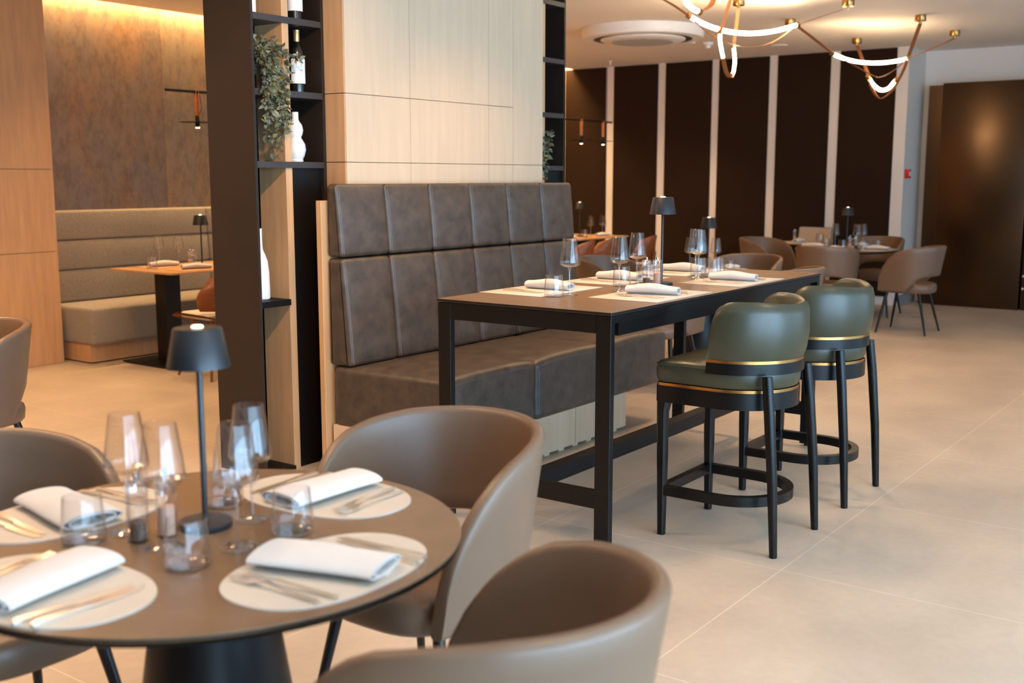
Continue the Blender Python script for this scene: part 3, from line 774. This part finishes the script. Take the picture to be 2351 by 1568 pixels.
wine, tumb = Kind(make_wine()), Kind(make_tumbler())
saltm, pepm = Kind(make_mill(SALT, 'salt_mill')), Kind(make_mill(PEP, 'pepper_mill'))
def single(name, mb, m, cat):
    o = mb.build(name, m, angle=50); o['category'] = cat; return Kind(o)
napW = single('rolled_napkin', napkin_mesh(.078, .046, .235, seed=2), NAP, 'napkin')
napF = single('folded_napkin', napkin_mesh(.14, .04, .255, 1.9, seed=5), NAP, 'napkin')
frk = single('fork', fork_mesh(), STEEL, 'fork'); knf = single('knife', knife_mesh(), STEEL, 'knife')
lensm = single('placemat', lens_mat(), MATL, 'placemat'); rectm = single('placemat', rect_mat(), MATL, 'placemat'); tanm = single('placemat', rect_mat(.2, .14), MATT, 'placemat')
def rot(dx, dy, a): return (dx * math.cos(a) - dy * math.sin(a), dx * math.sin(a) + dy * math.cos(a))
def setting(cx, cy, z, deg, where, matk, nap, cut=True, group='', nd=(0, .0, 0), matlabel='cream placemat', forks=2, cx_off=.125, ndeg=0):
    """deg: direction towards the table middle (local +Y)"""
    a = R(deg)
    matk.put((cx, cy, z), a, '%s %s' % (matlabel, where), 'placemats ' + group)
    z += .003
    dx, dy = rot(nd[0], nd[1], a); nap.put((cx + dx, cy + dy, z), a + R(ndeg), 'white napkin %s' % where, 'napkins ' + group)
    if cut:
        for k in range(forks):
            dx, dy = rot(-cx_off + .026 * k - .013, -.01 - .012 * k, a)
            frk.put((cx + dx, cy + dy, z), a + R(4 * k), '%s steel fork %s' % ('outer' if k == 0 else 'inner', where), 'forks ' + group)
            dx, dy = rot(cx_off - .026 * k + .013, -.01 - .012 * k, a)
            knf.put((cx + dx, cy + dy, z), a - R(5 * k), '%s steel knife %s' % ('outer' if k == 0 else 'inner', where), 'knives ' + group)

# near round table
g1 = 'on the near round table'
setting(1.372, 1.425, TZ, 2, 'at the nearest chair, on the near round table', lensm, napF, group=g1, nd=(-.005, .005), ndeg=14)
setting(1.705, 1.775, TZ, 92, 'at the right side of the near round table', lensm, napF, group=g1, nd=(.0, .0), ndeg=-4)
setting(1.285, 2.115, TZ, 182, 'at the far left of the near round table', lensm, napF, group=g1, nd=(.01, .0), ndeg=-10)
setting(1.01, 1.75, TZ, 272, 'cut by the left photo edge, on the near round table', lensm, napF, group=g1, nd=(-.015, .0), ndeg=10)
W = [((1.352, 1.652), 'wine glass on the near round table, in front of the lamp on its right'), ((1.487, 1.768), 'wine glass on the near round table, tallest one right of the lamp pole'),
     ((1.283, 1.905), 'wine glass on the near round table, farthest left'), ((1.268, 1.768), 'wine glass on the near round table, behind the pepper mill left of the lamp')]
for (x, y), l in W: wine.put((x, y, TZ), 0, l, 'wine glasses ' + g1)
for (x, y), l in [((1.226, 1.645), 'tumbler on the near round table, nearest the camera in the middle'), ((1.476, 1.632), 'tumbler on the near round table, between the two right hand napkins'),
                  ((1.195, 1.93), 'tumbler on the near round table, between the two left hand napkins'), ((1.52, 1.90), 'tumbler on the near round table, directly behind the lamp pole')]:
    tumb.put((x, y, TZ), 0, l, 'tumblers ' + g1)
saltm.put((1.316, 1.826, TZ), 0, 'pink salt mill beside the lamp on the near round table', 'salt mills'); pepm.put((1.262, 1.846, TZ), 0, 'pepper mill beside the lamp on the near round table', 'pepper mills')

# high table
g2 = 'on the high table'
setting(4.128, 2.842, TH, 180, 'at the near left corner of the high table', rectm, napW, group=g2, nd=(-.03, .02))
setting(4.230, 2.33, TH, 0, 'at the near right corner of the high table', rectm, napW, group=g2, nd=(.01, -.0), ndeg=12)
setting(4.765, 2.83, TH, 180, 'on the bench side at the middle of the high table', rectm, napW, group=g2, nd=(0, .02))
setting(5.045, 2.325, TH, 0, 'on the stool side at the far half of the high table', rectm, napW, group=g2, nd=(.01, .0), ndeg=8)
setting(5.40, 2.80, TH, 180, 'on the bench side at the far half of the high table', rectm, napW, group=g2, nd=(0, .02))
for (x, y), l in [((4.005, 2.612), 'wine glass nearest the camera on the high table'), ((4.30, 2.535), 'wine glass left of the mills on the high table, beside a rolled napkin'),
                  ((4.61, 2.621), 'wine glass behind the salt mill on the high table'), ((5.05, 2.515), 'tall wine glass in the middle of the far cluster on the high table'),
                  ((5.13, 2.57), 'wine glass right behind the tall one in the far cluster of the high table')]:
    wine.put((x, y, TH), 0, l, 'wine glasses ' + g2)
for (x, y), l in [((3.927, 2.642), 'tumbler nearest the camera on the high table'), ((4.50, 2.64), 'tumbler behind the second wine glass on the high table'),
                  ((4.74, 2.64), 'tumbler half hidden behind the salt mill on the high table'), ((5.23, 2.605), 'tumbler left of the far glass cluster on the high table'), ((5.325, 2.545), 'tumbler right of the far glass cluster on the high table'), ((5.215, 2.515), 'tumbler under the tall wine glass in the far cluster of the high table')]:
    tumb.put((x, y, TH), 0, l, 'tumblers ' + g2)
pepm.put((4.555, 2.538, TH), 0, 'clear pepper mill on the high table, left of its pair', 'pepper mills'); saltm.put((4.582, 2.496, TH), 0, 'pink salt mill in front of the lamp on the high table', 'salt mills')

# second round table
g3 = 'on the second round table'
for dx, dy, dg, w in ((.33, -.07, 90, 'right'), (-.02, -.33, 0, 'front'), (0, .33, 180, 'back'), (-.33, 0, 270, 'left')):
    setting(T2[0] + dx, T2[1] + dy, TZ, dg, 'at the %s of the second round table, beyond the high table' % w, lensm, napW, cut=False, group=g3, nd=(0, -.01))
for (x, y), l in [((7.88, 4.0), 'small wine glass left of the blue lamp shade, beyond the high table'), ((7.93, 3.80), 'small wine glass right of the blue lamp shade, beyond the high table')]: wine.put((x, y, TZ), 0, l, 'wine glasses ' + g3)
for (x, y), l in [((7.80, 3.87), 'small tumbler beyond the far end of the high table, beside the lamp'), ((7.77, 3.61), 'small tumbler beside the napkin beyond the high table end')]: tumb.put((x, y, TZ), 0, l, 'tumblers ' + g3)
# far round table
g4 = 'on the far round table'
for dx, dy, dg, w in ((.33, -.05, 90, 'right'), (-.05, -.33, 0, 'front'), (0, .33, 180, 'back'), (-.33, 0, 270, 'left')):
    setting(T3[0] + dx, T3[1] + dy, TZ, dg, 'at the %s of the far round table by the white corner' % w, lensm, napW, cut=False, group=g4, nd=(0, -.01))
for (x, y), l in [((11.2, 4.02), 'wine glass left of the lamp on the far round table'), ((11.17, 3.785), 'wine glass just right of the lamp on the far round table'), ((11.262, 3.752), 'rightmost wine glass on the far round table')]: wine.put((x, y, TZ), 0, l, 'wine glasses ' + g4)
for (x, y), l in [((11.15, 4.10), 'leftmost tumbler on the far round table'), ((11.0, 3.87), 'tumbler in front of the lamp on the far round table'), ((11.0, 3.66), 'tumbler under the right wine glass on the far round table'), ((11.16, 3.57), 'rightmost tumbler on the far round table')]: tumb.put((x, y, TZ), 0, l, 'tumblers ' + g4)
saltm.put((11.02, 3.8, TZ), 0, 'salt mill on the far round table', 'salt mills'); pepm.put((11.04, 3.745, TZ), 0, 'pepper mill on the far round table', 'pepper mills')
# small pale table
setting(11.82, 4.66, TZ, 270, 'on the small pale table far back', rectm, napW, cut=False, group='on the small pale table', nd=(0, 0))
tumb.put((12.05, 4.5, TZ), 0, 'small tumbler on the pale table far back', 'tumblers far back'); saltm.put((12.06, 4.8, TZ), 0, 'salt mill on the pale table far back', 'salt mills')
# alcove table
g5 = 'on the alcove table'
setting(5.55, 7.58, TZ, 180, 'on the bench side of the alcove table', tanm, napW, cut=False, group=g5, matlabel='tan placemat', ndeg=70)
setting(5.55, 7.16, TZ, 0, 'on the near side of the alcove table', tanm, napW, cut=False, group=g5, matlabel='tan placemat', ndeg=70)
for (x, y), l in [((5.61, 7.715), 'left wine glass on the alcove table'), ((5.71, 7.59), 'right wine glass on the alcove table')]: wine.put((x, y, TZ), 0, l, 'wine glasses ' + g5)
for (x, y), l in [((5.36, 7.47), 'tumbler at the left of the alcove table'), ((5.76, 7.47), 'tumbler beside the mills on the alcove table')]: tumb.put((x, y, TZ), 0, l, 'tumblers ' + g5)
saltm.put((5.655, 7.37, TZ), 0, 'salt mill on the alcove table', 'salt mills'); pepm.put((5.64, 7.31, TZ), 0, 'pepper mill on the alcove table', 'pepper mills')
# wood table by the panels
g6 = 'on the wood table by the brown panels'
setting(11.0, 7.15, TZ, 0, 'nearer the bench on the wood table by the brown panels', tanm, napW, cut=False, group=g6, matlabel='tan placemat', ndeg=80, nd=(-.1, -.02))
setting(11.62, 7.15, TZ, 0, 'farther right on the wood table by the brown panels', tanm, napW, cut=False, group=g6, matlabel='tan placemat', ndeg=80, nd=(.05, -.02))
for (x, y), l in [((11.66, 7.30), 'left wine glass on the wood table by the brown panels'), ((11.88, 7.26), 'right wine glass on the wood table by the brown panels')]: wine.put((x, y, TZ), 0, l, 'wine glasses ' + g6)
tumb.put((11.36, 7.2, TZ), 0, 'tumbler on the wood table by the brown panels', 'tumblers far back')
saltm.put((10.98, 7.30, TZ), 0, 'salt mill on the wood table by the brown panels', 'salt mills'); pepm.put((11.06, 7.3, TZ), 0, 'pepper mill on the wood table by the brown panels', 'pepper mills')

# ------------------------------------------------------------------ alcove banquette
t = thing('banquette', 'low greige fabric banquette with three row back along the alcove wall', 'bench', (4.98, 8.5, 0))
BL = 5.6
MB().box((.0, -.71, .012), (BL, -.1, .155)).build('plinth', OAK, t, smooth=False)
for a, b in ((-.03, 1.62), (1.624, 3.6), (3.604, BL)):
    MB().rbox((a, -.8, .157), (b, -.205, .45), .03, 4).build('seat_cushion', FAB, t)
def bfn(p): return Vector((p.x, p.y - (1.2 - p.z) * .07 if p.y < -.1 else p.y, p.z))
for z0, z1 in ((.45, .71), (.715, .955), (.96, 1.2)):
    for a, b in ((-.03, 1.62), (1.624, 3.6), (3.604, BL)):
        MB().rbox((a, -.155, z0), (b, -.005, z1), .02, 3, bfn).build('back_cushion', FAB, t)
# track rods with strap spots
def track(x0, x1, y, z, lamps, label):
    t = thing('track_rod', label, 'light', (x0, y, z))
    MB().tube([(0, 0, 0), (x1 - x0, 0, 0)], .011, 10).build('rod', BLKMET, t)
    for x in (.8, x1 - x0 - .14): MB().tube([(x, 0, .01), (x, 0, CEIL_Z - z)], .002, 6).build('hanging_wire', WPLAS, t)
    return t
track(5.585, 9.0, 7.5, 2.166, [], 'long thin black rod hung across the alcove at left')
track(9.6, 12.47, 7.5, 2.18, [], 'long thin black rod hung in front of the first brown panel')
def make_spot():
    t = thing('strap_spotlight', '', 'light')  # origin on the rod
    L = []
    for k in range(13):
        a = PI * k / 12; L.append((.013 * math.cos(a) , 0, .0128 * math.sin(a)))
    path = [(.012, 0, -.19)] + L + [(-.012, 0, -.19)]
    MB().ribbon(path, .03, .0025, (0, 1, 0)).build('leather_strap', TANL, t)
    MB().lathe([(0, -.285), (.018, -.285), (.018, -.2), (.012, -.19), (0, -.185)], seg=20).build('spot_body', BLKMET, t)
    MB().lathe([(.02, -.242), (.14, -.246), (.14, -.243), (.02, -.236)], seg=40).build('shade_disc', BLKMET, t)
    MB().lathe([(0, -.292), (.0165, -.292), (.0165, -.2855), (0, -.2855)], seg=20).build('bulb', LEDS, t)
    MB().tube([(.03, 0, -.02), (.05, .0, -.12), (.02, 0, -.19)], .0025, 6).build('cable', BLKMET, t)
    return t
sp = Kind(make_spot())
sp.put((5.885, 7.5, 2.166), 0, 'strap hung spotlight with black disc in the alcove at left', 'strap spotlights')
sp.put((11.74, 7.5, 2.18), .3, 'left strap hung spotlight before the brown panel', 'strap spotlights')
sp.put((12.26, 7.5, 2.18), .3, 'right strap hung spotlight before the brown panel', 'strap spotlights')

# ------------------------------------------------------------------ ceiling things
t = thing('ceiling_cassette', 'large round white air conditioning unit on the ceiling', 'air conditioner', (9.8, 5.55, CEIL_Z))
MB().lathe([(.60, -.001), (.60, -.075), (.585, -.1), (.49, -.105), (.49, -.08), (0, -.08)], seg=80).build('housing', WPLAS, t)
MB().lathe([(.40, -.082), (.485, -.082), (.485, -.104), (.40, -.098)], seg=80).build('air_slot', DKSLOT, t)
MB().lathe([(0, -.082), (.42, -.082), (.42, -.112), (.40, -.122), (.3, -.124), (0, -.124)], seg=80).build('centre_disc', WPLAS, t)
g = MB()
for k in range(-13, 14):
    x = k * .022; h = math.sqrt(max(0, .3 ** 2 - x * x)); g.box((x - .006, -h, -.136), (x + .006, h, -.124))
g.build('grille', GRPLAS, t, smooth=False)
for x, y, l in ((11.2, 5.53, 'white smoke detector on the ceiling, right of the air conditioning unit'), (10.95, 5.62, 'flat white ceiling sensor between the air conditioning unit and the smoke detector')):
    t = thing('smoke_detector', l, 'detector', (x, y, CEIL_Z)); MB().lathe([(0, 0), (.06, 0), (.06, -.02), (.05, -.03), (0, -.03)], seg=28).build('base', WPLAS, t)
    if x > 11: MB().lathe([(.035, -.03), (.03, -.06), (0, -.065)], seg=20).build('sensor_head', WPLAS, t)
t = thing('sprinkler', 'tiny white sprinkler head on the ceiling above the first pale strip', 'sprinkler', (12.2, 7.37, CEIL_Z)); MB().lathe([(0, 0), (.03, 0), (.03, -.006), (.009, -.01), (.009, -.05), (.02, -.055), (0, -.06)], seg=16).build('head', WPLAS, t)
tag(MB().lathe([(0, 0), (.09, 0), (.09, -.008), (0, -.008)], seg=28).build('ceiling_speaker', WPLAS, loc=(11.9, 5.0, CEIL_Z)), 'flat round cover in the ceiling near the brown panels', 'speaker')

def smooth_path(P, n=6):
    P = [Vector(p) for p in P]; out = []
    for i in range(len(P) - 1):
        p0, p1, p2, p3 = P[max(i - 1, 0)], P[i], P[i + 1], P[min(i + 2, len(P) - 1)]
        for k in range(n):
            t_ = k / n
            out.append(.5 * ((2 * p1) + (p2 - p0) * t_ + (2 * p0 - 5 * p1 + 4 * p2 - p3) * t_ ** 2 + (3 * p1 - p0 - 3 * p2 + p3) * t_ ** 3))
    out.append(P[-1]); return out
def pendant(name, label, origin, cups, straps, leds):
    t = thing(name, label, 'pendant light', origin); O = Vector(origin)
    for c in cups:
        c = Vector(c) - O
        MB().lathe([(0, 0), (.05, 0), (.05, -.05), (.048, -.053), (.014, -.053), (.012, -.075), (0, -.075)], tuple(c), 28).build('ceiling_cup', BRASS, t)
    for w, P in straps: MB().ribbon(smooth_path([Vector(p) - O for p in P]), w, .003, None).build('leather_strap', TANL, t, angle=60)
    for r, P in leds:
        Q = smooth_path([Vector(p) - O for p in P]); MB().tube(Q, r, 10).build('led_tube', LED, t)
        for e, s in ((Q[0], Q[1]), (Q[-1], Q[-2])):
            d_ = (e - s).normalized(); MB().tube([e - d_ * .004, e + d_ * .03], r * 1.25, 10).build('end_cap', BRASS, t)
    return t
cz = 2.855
N1, N2, N4, N5 = (8.09, 4.157, 2.737), (9.172, 3.71, 2.752), (10.43, 3.84, 2.633), (10.846, 3.263, 2.597)
pendant('strap_pendant', 'glowing strap pendant at the top middle, nearer the camera', (8.67, 3.9, CEIL_Z),
    [(8.67, 4.01, CEIL_Z), (10.023, 4.111, CEIL_Z), (9.245, 3.294, CEIL_Z)],
    [(.028, [N2, (9.225, 3.33, cz)]), (.028, [(6.6, 4.3, 2.92), (7.584, 4.191, 2.835), N1]), (.028, [(8.121, 3.908, 2.594), (8.3, 3.95, 2.75), (8.5, 4.0, 2.92)]),
     (.028, [(8.66, 4.01, cz), (8.75, 4.06, 2.75), (8.841, 4.123, 2.598)]),
     (.02, [N1, (8.279, 4.033, 2.589), (8.585, 3.945, 2.54), (8.788, 3.843, 2.556), (8.978, 3.772, 2.629), N2]),
     (.035, [(8.205, 3.916, 2.405), (8.33, 3.94, 2.305), (8.506, 3.989, 2.285), (8.608, 4.02, 2.31)]),
     (.05, [(7.201, 3.634, 2.625), (7.283, 3.614, 2.654), (7.366, 3.603, 2.723), (7.39, 3.594, 2.92)]),
     (.035, [N2, (9.75, 3.77, 2.70), N4])],
    [(.018, [N1, (8.25, 4.098, 2.686), (8.421, 4.026, 2.654), (8.598, 3.954, 2.646), (8.779, 3.881, 2.659), (8.975, 3.793, 2.694), N2]),
     (.014, [(8.121, 3.908, 2.584), (8.113, 3.898, 2.513), (8.205, 3.916, 2.415)]),
     (.014, [(8.608, 4.03, 2.315), (8.716, 4.061, 2.35), (8.828, 4.104, 2.451), (8.841, 4.123, 2.56)]),
     (.018, [(7.02, 3.709, 2.90), (7.06, 3.672, 2.70), (7.128, 3.651, 2.645), (7.195, 3.636, 2.628)])])
pendant('strap_pendant', 'glowing strap pendant at the top right, above the far round table', (11.0, 3.6, CEIL_Z),
    [(11.791, 4.089, CEIL_Z), (10.481, 3.06, CEIL_Z), (11.75, 3.085, CEIL_Z)],
    [(.035, [(10.481, 3.06, cz), (10.66, 3.16, 2.73), N5]), (.035, [(11.75, 3.085, cz), (11.3, 3.17, 2.72), N5]),
     (.035, [(11.78, 4.08, cz), (11.45, 3.9, 2.66), (11.114, 3.718, 2.47)]),
     (.02, [N4, (10.657, 3.674, 2.516), (10.835, 3.583, 2.447), (10.884, 3.514, 2.439), (10.863, 3.386, 2.496), N5]),
     (.03, [(11.116, 3.719, 2.471), (11.113, 3.701, 2.385), (11.238, 3.676, 2.285), (11.269, 3.627, 2.259), (11.225, 3.53, 2.312), (11.171, 3.454, 2.398), (11.016, 3.35, 2.506), N5])],
    [(.017, [N4, (10.604, 3.765, 2.591), (10.801, 3.662, 2.572), (10.913, 3.509, 2.572), (10.925, 3.327, 2.59), N5]),
     (.018, [(11.114, 3.718, 2.452), (11.183, 3.694, 2.392), (11.271, 3.646, 2.342), (11.269, 3.567, 2.355), (11.164, 3.47, 2.42)])])

# ------------------------------------------------------------------ lights
def area(name, loc, rot_, sx, sy, power, col, spread=180):
    l = bpy.data.lights.new(name, 'AREA'); l.shape = 'RECTANGLE'; l.size = sx; l.size_y = sy; l.energy = power; l.color = col; l.spread = R(spread)
    o = bpy.data.objects.new(name, l); C.objects.link(o); o.location = loc; o.rotation_euler = rot_; return o
DAY = (.47, .74, 1.0)
for i in range(6):
    a, b = wx[i], wx[i + 1]
    area('daylight', ((a + b) / 2, -2.98, 1.33), (R(90), 0, 0), b - a - .1, 2.5, 175 if i < 3 else 45, DAY)
WARM = (1.0, .63, .33)
def spot(x, y, power, size=1.75, col=WARM, z=2.9, r=.22):
    l = bpy.data.lights.new('downlight', 'SPOT'); l.energy = power; l.color = col; l.spot_size = size; l.spot_blend = .7; l.shadow_soft_size = r
    o = bpy.data.objects.new('downlight', l); C.objects.link(o); o.location = (x, y, z); return o
for x in (-.8, 1.6, 4.0, 6.4, 8.8):
    spot(x, .4, 62); spot(x, 2.7, 115)
spot(4.9, 3.1, 90, 2.0)
o = spot(2.3, 2.1, 190, .95, r=.08); o.rotation_euler = (Vector((3.72, 4.2, 1.35)) - Vector((2.3, 2.1, 2.9))).to_track_quat('-Z', 'Y').to_euler()
for x in (.2, 2.0): 
    for y in (4.9, 6.9): spot(x, y, 95)
for x in (4.5, 7.0, 9.5, 11.8): spot(x, 6.3, 75)
for x in (5.6, 7.6, 9.6, 11.6): spot(x, 7.2, 70, 2.2)  # alcove spots added for brightness, without fixtures
for x, y in ((2.3, 4.5), (1.2, 5.8), (2.6, 6.6)): spot(x, y, 110, 2.7)
area('cove_light', (8.9, 8.43, 3.04), (0, 0, 0), 7.8, .08, 170, (1.0, .62, .26))

# ------------------------------------------------------------------ world, camera
w = bpy.data.worlds.new('world'); SC.world = w; w.use_nodes = True
bg = w.node_tree.nodes['Background']; sk = w.node_tree.nodes.new('ShaderNodeTexSky')
sk.sky_type = 'HOSEK_WILKIE'; sk.sun_direction = (.2, .6, .7); sk.turbidity = 4
w.node_tree.links.new(sk.outputs[0], bg.inputs[0]); bg.inputs[1].default_value = .6
cam = bpy.data.cameras.new('camera'); co = bpy.data.objects.new('camera', cam); C.objects.link(co); SC.camera = co
cam.sensor_width = 36; cam.lens = 2514.6 / 2351 * 36; cam.clip_start = .05
co.location = (0, 0, 1.47); co.rotation_euler = (R(90 - 8.5), 0, R(36.1354 - 90))
cam.dof.use_dof = True; cam.dof.focus_distance = 4.6; cam.dof.aperture_fstop = 3.0
SC.view_settings.view_transform = 'Standard'; SC.view_settings.look = 'None'; SC.view_settings.exposure = .58; SC.view_settings.gamma = 1
SC.cycles.use_denoising = True; SC.cycles.max_bounces = 7; SC.cycles.diffuse_bounces = 4; SC.cycles.glossy_bounces = 4; SC.cycles.transparent_max_bounces = 20; SC.cycles.use_adaptive_sampling = True; SC.cycles.adaptive_threshold = .08
SC.cycles.sample_clamp_indirect = 6
